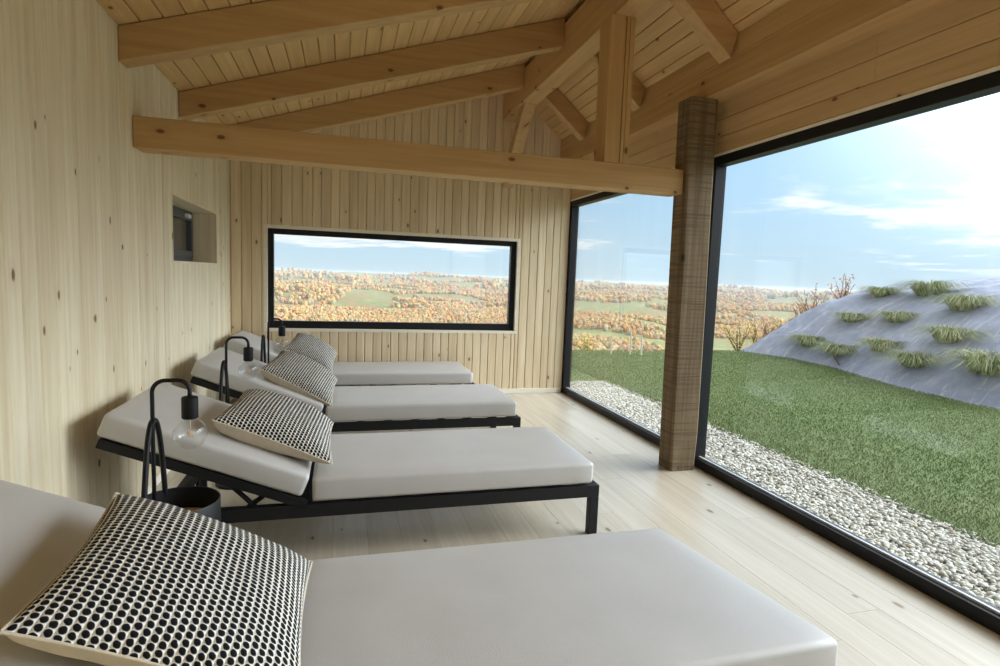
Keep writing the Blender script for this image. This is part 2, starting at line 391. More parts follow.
def tag(o, label=None, cat=None, group=None, kind=None):
    if label: o['label'] = label
    if cat: o['category'] = cat
    if group: o['group'] = group
    if kind: o['kind'] = kind
    return o
def struct(o, label=None):
    o['kind'] = 'structure'
    if label: o['label'] = label
    return o
def empty(name, loc=(0, 0, 0), rz=0.0):
    o = bpy.data.objects.new(name, None); C.objects.link(o); o.location = loc; o.rotation_euler = (0, 0, rz); o.empty_display_size = 0.1
    return o
def copy_tree(o, parent=None):
    c = o.copy(); C.objects.link(c)
    if parent: c.parent = parent
    for ch in list(o.children): copy_tree(ch, c)
    return c

def smart(ob, deg=35):
    bm = bmesh.new(); bm.from_mesh(ob.data)
    for f in bm.faces: f.smooth = True
    for e in bm.edges:
        if len(e.link_faces) == 2 and e.calc_face_angle(0) > math.radians(deg): e.smooth = False
    bm.to_mesh(ob.data); bm.free()
    return ob

# ------------------------------------------------------------------ room dimensions
XL, XR, YB, YF = -1.22, 2.83, 6.985, -1.6
ZT = 2.51                       # top of the glazing
def roof_l(x): return 2.81 + 0.325 * (x - XL)
def roof_r(x): return 3.27 - 0.84 * (x - 2.65)
PX = (5.496 - 3.2065) / (0.84 + 0.325)      # where both ceiling planes meet
def roof(x): return roof_l(x) if x < PX else roof_r(x)

# a cladding board along one axis, front edges chamfered so that the joint is a real V groove
def board(mb, a0, a1, b0f, b1f, place, th=0.02, ch=0.008, gap=0.002):
    """a: across the boards, b: along them (b0f, b1f are functions of a); place(a, b, depth) gives the point"""
    a0 += gap; a1 -= gap
    v = []
    for (a, d) in ((a0, th), (a1, th), (a1, ch), (a1 - ch, 0.0), (a0 + ch, 0.0), (a0, ch)):
        v.append(place(a, b0f(a), d))
    for (a, d) in ((a0, th), (a1, th), (a1, ch), (a1 - ch, 0.0), (a0 + ch, 0.0), (a0, ch)):
        v.append(place(a, b1f(a), d))
    f = [tuple(range(6)), tuple(range(11, 5, -1))] + [(i, i + 6, (i + 1) % 6 + 6, (i + 1) % 6) for i in range(6)]
    mb.add(v, f)

def widths(a0, a1, ws, seed):
    r = random.Random(seed); o = [a0]
    while o[-1] < a1 - 1e-6:
        n = o[-1] + r.choice(ws)
        if n > a1 - 0.03: n = a1
        o.append(n)
    return list(zip(o[:-1], o[1:]))

def boards_with_hole(mb, spans, lo, hi, hole, place, **kw):
    for a0, a1 in spans:
        if hole and a1 > hole[0] + 1e-6 and a0 < hole[1] - 1e-6:
            parts = []
            if a0 < hole[0] - 0.02: parts.append((a0, hole[0], None))
            m0, m1 = max(a0, hole[0]), min(a1, hole[1])
            parts.append((m0, m1, hole))
            if a1 > hole[1] + 0.02: parts.append((hole[1], a1, None))
            for p0, p1, h in parts:
                if h:
                    board(mb, p0, p1, lo, lambda a: hole[2], place, **kw)
                    board(mb, p0, p1, lambda a: hole[3], hi, place, **kw)
                else: board(mb, p0, p1, lo, hi, place, **kw)
        else:
            board(mb, a0, a1, lo, hi, place, **kw)

# ---- left wall (vertical boards, small window hole)
SWY0, SWY1, SWZ0, SWZ1 = 4.749, 6.268, 1.532, 2.026
mb = MB()
boards_with_hole(mb, widths(YF, YB, (0.118, 0.125, 0.132, 0.14), 3), lambda a: 0.0, lambda a: roof_l(XL) + 0.02, (SWY0, SWY1, SWZ0, SWZ1),
                 lambda a, b, d: (XL - d, a, b), gap=0.0032, ch=0.007)
for (y0, y1, z0, z1) in ((YF - .3, SWY0, -.3, 3.0), (SWY1, YB + .3, -.3, 3.0), (SWY0, SWY1, -.3, SWZ0), (SWY0, SWY1, SWZ1, 3.0)):
    mb.box(XL - 0.34, XL - 0.0205, y0, y1, z0, z1)
struct(mb.build('wall_left', M['wall_lr']), 'long left wall of pale vertical pine boards')

# ---- back wall (vertical boards, panorama window hole)
BX0, BX1, BZ0, BZ1 = -0.838, 2.142, 0.812, 1.962
mb = MB()
boards_with_hole(mb, widths(XL, XR, (0.098, 0.104, 0.11), 5), lambda a: 0.0, lambda a: roof(a) + 0.03, (BX0, BX1, BZ0, BZ1),
                 lambda a, b, d: (a, YB + d, b))
def gable(mb, x0, x1, y0, y1, z0=None):
    n = 8
    for i in range(n):
        a, b = x0 + (x1 - x0) * i / n, x0 + (x1 - x0) * (i + 1) / n
        mb.hexa([(a, y0, z0), (b, y0, z0), (b, y1, z0), (a, y1, z0), (a, y0, roof(a) + .05), (b, y0, roof(b) + .05), (b, y1, roof(b) + .05), (a, y1, roof(a) + .05)])
Y0b, Y1b = YB + 0.0205, YB + 0.34
mb.box(XL - .3, BX0, Y0b, Y1b, -.3, 2.7); mb.box(BX1, XR + .1, Y0b, Y1b, -.3, 2.7)
mb.box(BX0, BX1, Y0b, Y1b, -.3, BZ0); mb.box(BX0, BX1, Y0b, Y1b, BZ1, 2.7)
gable(mb, XL - .3, PX, Y0b, Y1b, 2.7); gable(mb, PX, XR + .1, Y0b, Y1b, 2.7)
struct(mb.build('wall_back', M['wall_bk']), 'far wall of tan vertical pine boards around the wide window')

# ---- wall behind the camera
mb = MB()
boards_with_hole(mb, widths(XL, XR, (0.12, 0.13), 9), lambda a: 0.0, lambda a: roof(a) + 0.03, None, lambda a, b, d: (a, YF - d, b))
mb.box(XL - .3, XR + .1, YF - .34, YF - .0205, -.3, 2.7)
gable(mb, XL - .3, PX, YF - .34, YF - .0205, 2.7); gable(mb, PX, XR + .1, YF - .34, YF - .0205, 2.7)
struct(mb.build('wall_front', M['wall_bk']), 'pine wall behind the viewer')

# ---- lintel wall over the glazing: horizontal boards
mb = MB()
zs = [ZT + 0.018, 2.655, 2.79, 2.925, 3.06, 3.16]
for z0, z1 in zip(zs[:-1], zs[1:]):
    ys = [YF, 0.4, 2.62, 4.9, YB] if int(z0 * 100) % 2 else [YF, 1.9, 4.0, YB]
    for y0, y1 in zip(ys[:-1], ys[1:]):
        board(mb, z0, z1, lambda a, y0=y0: y0 + .0008, lambda a, y1=y1: y1 - .0008, lambda a, b, d: (XR + d, b, a), ch=0.004)
mb.box(XR + 0.0205, XR + 0.30, YF - .34, YB + .34, ZT + .02, 3.05)
struct(mb.build('wall_right', M['wall_hz']), 'lintel of horizontal pine boards above the glass wall')
mb = MB().box(XR - 0.006, XR + 0.10, YF, YB, ZT, ZT + 0.018)
struct(mb.build('trim_1', M['trim']), 'thin pale strip between lintel boards and glazing')

# ---- floor: long planks towards the far wall
mb = MB()
for x0, x1 in widths(XL, XR, (0.19, 0.2), 11):
    r = random.Random(int(x0 * 977)); y = YF - r.random() * 1.5
    while y < YB:
        y2 = y + r.choice((2.0, 2.4, 3.0)); a, b = max(y, YF), min(y2, YB)
        if b - a > 0.01:
            board(mb, x0, x1, lambda q, a=a: a + .0006, lambda q, b=b: b - .0006, lambda q, w, d: (q, w, -d), th=0.02, ch=0.0008, gap=0.0002)
        y = y2
mb.box(XL - .3, XR, YF - .3, YB + .3, -.32, -0.0205)
struct(mb.build('floor', M['floor']), 'whitewashed wood plank floor')
struct(MB().box(XL, XR - .02, YB - 0.014, YB, 0.0, 0.063).build('baseboard_back', M['trim'], bevel=0.003), 'pale skirting along the far wall')
struct(MB().box(XL, XL + 0.014, YF, YB - .014, 0.0, 0.063).build('baseboard_left', M['trim'], bevel=0.003), 'pale skirting along the left wall')

# ---- ceiling: boards along the room on both slopes, roof above
mb = MB()
cs = math.sqrt(1 + 0.325 ** 2); LL = (PX - XL) * cs
def pl_l(a, b, d): x = XL + a / cs; return (x - d * 0.325 / cs, b, roof_l(x) + d / cs)
ck = math.sqrt(1 + 0.84 ** 2); LR_ = (XR + .02 - PX) * ck
def pl_r(a, b, d): x = PX + a / ck; return (x + d * 0.84 / ck, b, roof_r(x) + d / ck)
for L, pl, sd_ in ((LL, pl_l, 21), (LR_, pl_r, 22)):
    for a0, a1 in widths(0, L, (0.118, 0.122), sd_):
        r = random.Random(int(a0 * 911) + sd_); y = YF - r.random() * 2
        while y < YB:
            y2 = y + r.choice((2.6, 3.2, 4.0)); p, q = max(y, YF - .02), min(y2, YB + .02)
            if q - p > 0.01:
                board(mb, a0, a1, lambda w, p=p: p + .0006, lambda w, q=q: q - .0006, pl, th=0.02, ch=0.005)
            y = y2
struct(mb.build('ceiling', M['ceil']), 'pitched ceiling of narrow honey pine boards')
mb = MB()
for (xa, xb, fn, sl) in ((XL - 0.9, PX, roof_l, 0.325), (PX, XR + 0.55, roof_r, -0.84)):
    a, b = fn(xa) + .035, fn(xb) + .035
    mb.hexa([(xa, YF - .9, a), (xb, YF - .9, b), (xb, YB + .9, b), (xa, YB + .9, a), (xa, YF - .9, a + .22), (xb, YF - .9, b + .22), (xb, YB + .9, b + .22), (xa, YB + .9, a + .22)])
struct(mb.build('roof', M['roof']), 'roof covering above the ceiling')

# ------------------------------------------------------------------ windows
FW = 0.07
def frame_rect(mb, axis, p0, p1, a0, a1, z0, z1, w):
    """rectangular frame in the plane across axis (0: x const, 1: y const)"""
    w = w if isinstance(w, tuple) else (w,) * 4        # left, right, bottom, top
    def bx(u0, u1, q0, q1):
        if axis == 0: mb.box(p0, p1, u0, u1, q0, q1)
        else: mb.box(u0, u1, p0, p1, q0, q1)
    bx(a0, a0 + w[0], z0, z1); bx(a1 - w[1], a1, z0, z1)
    bx(a0 + w[0], a1 - w[1], z0, z0 + w[2]); bx(a0 + w[0], a1 - w[1], z1 - w[3], z1)

# panorama window in the far wall
w1 = struct(empty('window_1', (0, 0, 0)), 'wide low panorama window in the far wall')
mb = MB(); frame_rect(mb, 1, YB - 0.005, YB + 0.012, BX0 - 0.032, BX1 + 0.026, BZ0 - 0.03, BZ1 + 0.034, 0.034)
mb.box(BX0, BX1, YB, YB + .2, BZ0 - .012, BZ0 + .002)
tag(mb.build('casing', M['trim'], w1), 'thin pale pine casing')
mb = MB()
mb.box(BX1 - .002, BX1 + .012, YB, YB + .2, BZ0, BZ1); mb.box(BX0 - .012, BX0 + .002, YB, YB + .2, BZ0, BZ1); mb.box(BX0, BX1, YB, YB + .2, BZ1 - .002, BZ1 + .012)
mb.build('reveal', M['trim'], w1)
mb = MB(); frame_rect(mb, 1, YB + 0.06, YB + 0.14, BX0 + .002, BX1 - .002, BZ0 + .002, BZ1 - .002, (.062, .07, .085, .062))
tag(mb.build('frame', M['frame'], w1, bevel=0.004), 'black frame')
MB().box(BX0 + .05, BX1 - .05, YB + .095, YB + .115, BZ0 + .05, BZ1 - .05).build('pane', M['glass'], w1)

# glass wall to the right
PYM = 4.06       # mullion between both panes, behind the post
FX0, FX1 = XR + 0.0, XR + 0.10
for nm, y0, y1, lab in (('window_2', PYM, YB + .02, 'farther floor to ceiling pane of the glass wall, beyond the oak post'),
                        ('window_3', YF, PYM, 'large floor to ceiling pane of the glass wall, nearer than the oak post')):
    w = struct(empty(nm, (0, 0, 0)), lab)
    mb = MB(); frame_rect(mb, 0, FX0, FX1, y0, y1, -0.03, ZT, (FW, FW, FW + .03, FW))
    tag(mb.build('frame', M['frame'], w, bevel=0.004), 'black frame')
    mb = MB().box(FX0 + .035, FX0 + .05, y0 + FW, y1 - FW, FW, FW + .012)
    tag(mb.build('sill_strip', M['gasket'], w), 'pale grey glazing strip')
    MB().box(FX0 + .04, FX0 + .06, y0 + FW - .01, y1 - FW + .01, FW - .01, ZT - FW + .01).build('pane', M['glass'], w)

# small window, deep in the left wall
w4 = struct(empty('window_4', (0, 0, 0)), 'small deep window in the left wall')
mb = MB(); frame_rect(mb, 0, XL - 0.21, XL + 0.004, SWY0 - .018, SWY1 + .004, SWZ0 - .018, SWZ1 + .004, .016)
tag(mb.build('reveal', M['wall_lr'], w4), 'pale pine lining')
mb = MB(); frame_rect(mb, 0, XL - 0.29, XL - 0.21, SWY0, SWY1 - .012, SWZ0, SWZ1, .055)
tag(mb.build('frame', M['frame_grey'], w4, bevel=.004), 'dark grey frame')
mb = MB(); frame_rect(mb, 0, XL - 0.26, XL - 0.195, SWY0 + .045, SWY1 - .06, SWZ0 + .045, SWZ1 - .045, .06)
sash = tag(mb.build('sash', M['frame_grey'], w4, bevel=.004), 'dark grey opening sash')
MB().box(XL - .24, XL - .22, SWY0 + .1, SWY1 - .115, SWZ0 + .1, SWZ1 - .1).build('pane', M['glass'], w4)
mb = MB().box(XL - .262, XL - .258, SWY0 + .16, SWY1 - .09, SWZ0 + .07, SWZ1 - .07)  # added sheet, only there to make the pane look dark
tag(mb.build('pane_backing', M['pane_backing'], w4), 'dark navy sheet added behind the pane to darken it')
mb = MB().box(XL - .195, XL - .165, SWY1 - .36, SWY1 - .24, SWZ1 - .085, SWZ1 - .05)
tag(mb.build('catch', M['white'], w4, bevel=.004), 'white catch')

# ------------------------------------------------------------------ roof timbers
def timber(name, mb, mat, label, cat, group=None, bevel=0.006):
    o = mb.build(name, mat, None, bevel=bevel, seg=2)
    tag(o, label, cat, group, 'thing'); return o

TBX1 = 2.5185
timber('tie_beam', MB().box(XL + .002, TBX1, 3.945, 4.12, 2.19, 2.376), M['beam_x'], 'long horizontal pine tie beam running from left wall to oak post', 'beam')
kp = [(1.845, 3.945), (1.962, 3.945), (1.966, 3.975), (1.970, 3.945), (1.995, 3.945), (1.997, 3.958), (2.000, 3.945), (2.035, 3.945), (2.035, 4.135), (1.845, 4.135)]
kn = len(kp)
kpm = MB().add([(x, y, 2.377) for x, y in kp] + [(x, y, 3.419) for x, y in kp], [tuple(range(kn - 1, -1, -1)), tuple(range(kn, 2 * kn))] + [(i, (i + 1) % kn, (i + 1) % kn + kn, i + kn) for i in range(kn)])
timber('king_post', kpm, M['beam_z'], 'short upright square pine post standing on the tie beam', 'post', bevel=0)
timber('ridge_beam', MB().box(1.875, 2.055, YF, YB - .002, 3.42, 3.765), M['beam_y'], 'heavy ridge beam along the peak, resting on the upright pine post', 'beam')
timber('wall_plate', MB().box(2.65, XR - .002, YF, YB - .002, 2.912, 3.10).box(2.65, 2.78, YF, YB - .002, 3.10, 3.13).hexa([(2.65, YF, 3.13), (2.76, YF, 3.13), (2.76, YB - .002, 3.13), (2.65, YB - .002, 3.13), (2.65, YF, 3.264), (2.76, YF, roof_r(2.76) - .004), (2.76, YB - .002, roof_r(2.76) - .004), (2.65, YB - .002, 3.264)]), M['beam_y'], 'long plate beam lying along the top of the glass wall', 'beam', bevel=.004)
bw = .065
timber('ridge_brace', MB().hexa([(1.97 - bw, YB - .002, 2.62), (1.97 + bw, YB - .002, 2.62), (1.97 + bw, YB - .002, 2.80), (1.97 - bw, YB - .002, 2.80),
                                 (1.97 - bw, 6.18, 3.418), (1.97 + bw, 6.18, 3.418), (1.97 + bw, 6.36, 3.418), (1.97 - bw, 6.36, 3.418)]),
       M['beam_z'], 'short slanting brace from far wall up to the ridge beam', 'brace', bevel=.003)
# left rafters
def rafter_l(y):
    xa, xb = XL + .002, 1.874
    return MB().hexa([(xa, y, roof_l(xa) - .195), (xb, y, roof_l(xb) - .245), (xb, y + .13, roof_l(xb) - .245), (xa, y + .13, roof_l(xa) - .195),
                      (xa, y, roof_l(xa) - .004), (xb, y, roof_l(xb) - .004), (xb, y + .13, roof_l(xb) - .004), (xa, y + .13, roof_l(xa) - .004)])
for y, lab in ((3.75, 'long rafter nearest the viewer on the left slope, just above the tie beam end'),
               (4.96, 'middle long rafter of the left slope, crossing behind the tie beam'),
               (6.13, 'long rafter on the left slope next to the far wall')):
    timber('rafter', rafter_l(y), M['beam_x'], lab, 'rafter', 'rafters of the left slope')
def rafter_r(y):
    xa, xb = 2.056, 2.649
    g = lambda x: roof_r(x) - .225
    return MB().hexa([(xa, y, g(xa)), (2.60, y, g(2.60)), (2.60, y + .13, g(2.60)), (xa, y + .13, g(xa)),
                      (xa, y, roof_r(xa) - .004), (xb, y, roof_r(xb) - .004), (xb, y + .13, roof_r(xb) - .004), (xa, y + .13, roof_r(xa) - .004)])
for y, lab in ((3.59, 'short steep rafter above the oak post, meeting the plate beam'),
               (4.86, 'short steep rafter mostly hidden behind the upright pine post'),
               (6.12, 'short steep rafter near the far wall, seen left of the upright pine post')):
    timber('rafter', rafter_r(y), M['beam_x'], lab, 'rafter', 'rafters of the right slope')
# oak post, hewn corners, tapering near the foot on the glass side
mb = MB()
prof = []
for z, dx, dy in ((0.0, -.016, .0), (.05, -.014, 0), (.30, 0, 0), (1.2, .004, .003), (2.1, -.004, 0), (2.91, -.002, .002)):
    lean = .022 - .012 * z; x0, x1, y0, y1 = 2.525 + lean, 2.765 + dx + lean, 3.895 + dy, 4.075
    c_ = .012
    prof.append([(x0 + c_, y0, z), (x1 - c_ * 1.5, y0, z), (x1, y0 + c_ * 1.5, z), (x1, y1, z), (x0, y1, z), (x0, y0 + c_, z)])
v = [p for r in prof for p in r]; f = [tuple(range(5, -1, -1)), tuple(range(len(v) - 6, len(v)))]
for i in range(len(prof) - 1):
    for k in range(6): f.append((i * 6 + k, i * 6 + (k + 1) % 6, i * 6 + 6 + (k + 1) % 6, i * 6 + 6 + k))
mb.add(v, f)
o = mb.build('oak_post', M['post']); tag(o, 'dark rough-sawn oak post standing in front of the glass wall', 'post', None, 'thing')

# ------------------------------------------------------------------ loungers
def cushion_block(name, x0, x1, y0, y1, z0, z1, mat, parent, seed=0, skew=0.0, bev=0.022, xf=None):
    """upholstered slab with soft edges and slightly uneven cloth"""
    bm = bmesh.new()
    bmesh.ops.create_cube(bm, size=1.0)
    for v_ in bm.verts:
        v_.co = Vector(((x0 + x1) / 2 + v_.co.x * (x1 - x0), (y0 + y1) / 2 + v_.co.y * (y1 - y0), (z0 + z1) / 2 + v_.co.z * (z1 - z0)))
    bmesh.ops.bevel(bm, geom=list(bm.edges), offset=bev, segments=4, affect='EDGES', profile=0.5)
    big = [e for e in bm.edges if e.calc_length() > 0.2]
    bmesh.ops.subdivide_edges(bm, edges=big, cuts=18, use_grid_fill=True)
    for v_ in bm.verts:
        p = v_.co
        fx = (p.x - x0) / (x1 - x0); fy = (p.y - y0) / (y1 - y0)
        n = noise.noise(Vector((p.x * 3.1 + seed * 7, p.y * 3.3, p.z * 5))) + 0.5 * noise.noise(Vector((p.x * 11, p.y * 9 + seed * 3, p.z * 14)))
        edge = min(fx, 1 - fx, fy, 1 - fy)
        up_ = (p.z - z0) / (z1 - z0)
        d = Vector((0, 0, (0.006 * min(1, edge * 8) + 0.003 * n) * up_))
        if fy < .02: d.y -= .004 * math.sin(PI * up_) + .002 * n
        if fy > .98: d.y += .004 * math.sin(PI * up_)
        d.x += .003 * n * (1 if fx > .5 else -1)
        v_.co = p + d
        if skew: v_.co.x -= skew * max(0, fx - .5) * 2 * (fy - .0)
    if xf is not None:
        for v_ in bm.verts: v_.co = xf @ v_.co
    bmesh.ops.recalc_face_normals(bm, faces=bm.faces)
    me = bpy.data.meshes.new(name); bm.to_mesh(me); bm.free()
    me.polygons.foreach_set('use_smooth', [True] * len(me.polygons))
    me.materials.append(mat)
    o = bpy.data.objects.new(name, me); C.objects.link(o); o.parent = parent
    return o

# local frame: x towards the foot end, y across (0 = near side), z up; hinge near x = -0.165
HX, HZ, TILT, BL = -0.165, 0.318, math.radians(21.5), 1.0
LW = 0.83
def back_xf():
    # s runs from the hinge up the backrest, n is normal to it
    d = Vector((-math.cos(TILT), 0, math.sin(TILT))); n = Vector((math.sin(TILT), 0, math.cos(TILT)))
    return Matrix(((d.x, 0, n.x, HX), (0, 1, 0, 0), (d.z, 0, n.z, HZ), (0, 0, 0, 1)))
BXF = back_xf()
def slat(mb, s0, s1, y0, y1, n0, n1):
    q = [BXF @ Vector(p) for p in ((s0, y0, n0), (s0, y1, n0), (s1, y1, n0), (s1, y0, n0), (s0, y0, n1), (s0, y1, n1), (s1, y1, n1), (s1, y0, n1))]
    mb.hexa(q)

def make_lounger(skew=0.0, seat_end=1.432, frame_end=1.47, seed=0):
    r = empty('sun_lounger', (0, 0, 0))
    cushion_block('seat_cushion', HX + .022, seat_end, 0.0, LW, .312, .44, M['mattress'], r, seed, skew)
    cushion_block('back_cushion', .035, BL + .01, 0.0, LW, .008, .128, M['mattress'], r, seed + 1, 0, xf=BXF)
    mb = MB(); fe = frame_end; z0, z1 = .232, .302; t = .045
    xa = -.86
    mb.box(xa, fe, .0, t, z0, z1); mb.box(xa, fe, LW - t, LW, z0, z1)
    mb.box(xa, xa + t, t, LW - t, z0, z1); mb.box(fe - t, fe, t, LW - t, z0, z1); mb.box(HX - .03, HX + .02, t, LW - t, z0, z1)
    for k in range(6): mb.box(.1 + k * .22, .16 + k * .22, t, LW - t, z1 - .02, z1)
    tag(mb.build('frame', M['black'], r, bevel=.003), 'black metal frame')
    for (x, y) in ((fe - .055, .0), (fe - .055, LW - .05), (xa, 0.0), (xa, LW - .05)):
        MB().box(x, x + .055, y, y + .05, 0.0, z0 - .0005).build('leg', M['black'], r, bevel=.003)
    mb = MB()
    slat(mb, 0.0, BL - .01, .0, .04, -.042, .004); slat(mb, 0.0, BL - .01, LW - .04, LW, -.042, .004)
    slat(mb, BL - .05, BL - .01, .04, LW - .04, -.042, .004); slat(mb, 0.0, .04, .04, LW - .04, -.042, .004)
    for k in range(4): slat(mb, .17 + k * .2, .23 + k * .2, .04, LW - .04, -.02, .004)
    tag(mb.build('backrest_frame', M['black'], r, bevel=.003), 'black tilting frame')
    for y in (.055, LW - .08):
        mb = MB()
        a = BXF @ Vector((.52, y, -.04)); mb.tube([(a.x, y, a.z), (a.x + .0, y, .27)], .017, 8)
        b = BXF @ Vector((.40, y, -.04)); mb.tube([(b.x, y, b.z), (b.x + .13, y, .29)], .013, 8)
        c_ = BXF @ Vector((.20, y, -.04)); mb.tube([(c_.x, y, c_.z), (c_.x - .1, y, .28)], .013, 8)
        tag(mb.build('prop', M['black'], r), 'black prop holding the backrest up')
    return r
L1 = make_lounger(seed=4)
L1.location = (0, 2.965, 0)
L2 = copy_tree(L1); L2.location = (0.02, 4.575, 0)
L3 = copy_tree(L1); L3.location = (-0.035, 6.06, 0)
L0 = make_lounger(skew=.125, seat_end=1.475, frame_end=1.335, seed=9)
L0.location = (0, 1.285, 0)
G = 'sun loungers in a row along the left wall'
tag(L0, 'taupe lounger nearest the viewer, cut off by the bottom edge of the photo', 'lounger', G)
tag(L1, 'second taupe lounger from the viewer, its black front leg fully in view', 'lounger', G)
tag(L2, 'third taupe lounger from the viewer, one in front of the farthest lounger', 'lounger', G)
tag(L3, 'taupe lounger farthest away, directly below the wide window', 'lounger', G)

# ------------------------------------------------------------------ scatter cushions
def make_pillow(seed, lean=.036, puff=.115, under=.10):
    r = empty('throw_pillow')
    N = 48; a, b = .30, .325
    def surf(sign, T):
        v = []; uvs = []; f = []
        for j in range(N + 1):
            for i in range(N + 1):
                u = -1 + 2 * i / N; w = -1 + 2 * j / N
                # concave sides, full corners
                x = a * u * (1 - .065 * (1 - w * w) * abs(u)); y = b * w * (1 - .065 * (1 - u * u) * abs(w)); x -= lean * max(0, u) * w
                t = max(0.0, (1 - abs(u) ** 2.4)) ** .5 * max(0.0, (1 - abs(w) ** 2.4)) ** .5
                if sign < 0: t = max(0.0, (1 - abs(u) ** 5)) ** .42 * max(0.0, (1 - abs(w) ** 5)) ** .42 * (1 - .45 * max(0, u))
                nz = noise.noise(Vector((x * 5 + seed * 9, y * 5, sign))) * .10 + noise.noise(Vector((x * 14 + seed, y * 13, sign))) * .05
                v.append((x, y, sign * T * t * (1 + nz))); uvs.append((i / N, j / N))
        G_ = np.array(v).reshape(N + 1, N + 1, 3); h_ = N // 2
        cu = np.concatenate([np.zeros((N + 1, 1)), np.cumsum(np.linalg.norm(np.diff(G_, axis=1), axis=2), axis=1)], 1); cu -= cu[:, h_:h_ + 1]
        cw = np.concatenate([np.zeros((1, N + 1)), np.cumsum(np.linalg.norm(np.diff(G_, axis=0), axis=2), axis=0)], 0); cw -= cw[h_:h_ + 1, :]
        uvs = [(float(cu[j, i]) + 2.0, float(cw[j, i]) + 2.0) for j in range(N + 1) for i in range(N + 1)]
        for j in range(N):
            for i in range(N):
                q = (j * (N + 1) + i, j * (N + 1) + i + 1, (j + 1) * (N + 1) + i + 1, (j + 1) * (N + 1) + i)
                f.append(q if sign > 0 else q[::-1])
        return v, f, uvs
    v, f, uvs = surf(1, puff); o = raw('woven_front', v, f, M['weave'], r)
    ul = o.data.uv_layers.new(name='UVMap')
    for lp in o.data.loops: ul.data[lp.index].uv = uvs[lp.vertex_index]
    tag(o, 'black and cream woven front')
    v, f, _ = surf(-1, under); o = raw('linen_back', v, f, M['linen'], r); tag(o, 'plain beige back')
    # piped seam between both sides
    mb = MB(); ring = []
    for k in range(96):
        s_ = k / 96 * 4; e = int(s_); q = -1 + 2 * (s_ - e)
        u, w = ((q, -1), (1, q), (-q, 1), (-1, -q))[e]
        ring.append((a * u * (1 - .065 * (1 - w * w) * abs(u)) - lean * max(0, u) * w, b * w * (1 - .065 * (1 - u * u) * abs(w)), 0))
    mb.tube(ring + [ring[0]], .004, 6, cap=False)
    mb.build('seam', M['linen'], r, smooth=True)
    return r
def place_pillow(r, x, y, yaw, z_off=.07, dz=0.0, roll=0.0, pitch=0.0):
    n0 = .435 + math.tan(TILT) * (-.115 - x) + z_off / math.cos(TILT)
    r.matrix_world = Matrix.Translation((x, y, n0 + dz)) @ Matrix.Rotation(TILT + pitch, 4, 'Y') @ Matrix.Rotation(yaw, 4, 'Z') @ Matrix.Rotation(roll, 4, 'X')
PG = 'patterned throw pillows, one on each lounger'
P0 = make_pillow(1, -.01, .105, .075); place_pillow(P0, -.378, 1.645, math.radians(3), .078, roll=math.radians(0.5), pitch=math.radians(6)); P0.scale = (1.08, 1.06, 1.0)
P1 = make_pillow(2); place_pillow(P1, -.325, 3.39, math.radians(-4), .10, roll=math.radians(4), pitch=math.radians(1))
P2 = make_pillow(3); place_pillow(P2, -.31, 4.94, math.radians(-5), .103, roll=math.radians(9), pitch=math.radians(7)); P2.scale = (.96, .97, 1.0)
P3 = make_pillow(4); place_pillow(P3, -.31, 6.42, math.radians(-4), .105, roll=math.radians(13), pitch=math.radians(6)); P3.scale = (.86, .94, 1.0)
tag(P0, 'big black and cream woven pillow on the lounger nearest the viewer', 'pillow', PG)
tag(P1, 'black and cream woven pillow on the second lounger from the viewer', 'pillow', PG)
tag(P2, 'black and cream woven pillow on the third lounger, partly behind a nearer pillow', 'pillow', PG)
tag(P3, 'black and cream woven pillow on the farthest lounger, just under the wide window', 'pillow', PG)

# ------------------------------------------------------------------ side tables and lamps
def make_table():
    r = empty('side_table')
    R_ = .165
    mb = MB().lathe([(0.001, .395), (R_ - .004, .395), (R_, .399), (R_, .505), (R_ - .002, .508), (R_ - .006, .505), (R_ - .006, .404), (0.001, .404)], 48)
    tag(smart(mb.build('tub', M['black'], r)), 'deep black round metal tray')
    mb = MB().lathe([(0.001, .4045), (.150, .4045), (.152, .407), (.150, .4125), (0.001, .4125)], 40)
    tag(smart(mb.build('tray_base', M['tray_wood'], r)), 'light wood disc in the tray')
    mb = MB().lathe([(0.001, .394), (.028, .394), (.022, .36), (.020, .05), (.03, .018), (.14, .014), (.145, .008), (.145, 0.0), (0.001, 0.0)], 36)
    smart(mb.build('foot', M['black'], r))
    # tall pointed carrying hoop, across the tray on the wall side
    pts = []
    for k in range(41):
        t = -1 + 2 * k / 40
        h = 1 - abs(t) ** 2.0
        pts.append((-.085, .155 * math.copysign(abs(t) ** .85, t), .42 + .435 * h if abs(t) < .999 else .40))
    mb = MB().tube(pts, .0115, 10)
    tag(mb.build('hoop', M['black'], r, smooth=True), 'tall black hoop handle')
    return r
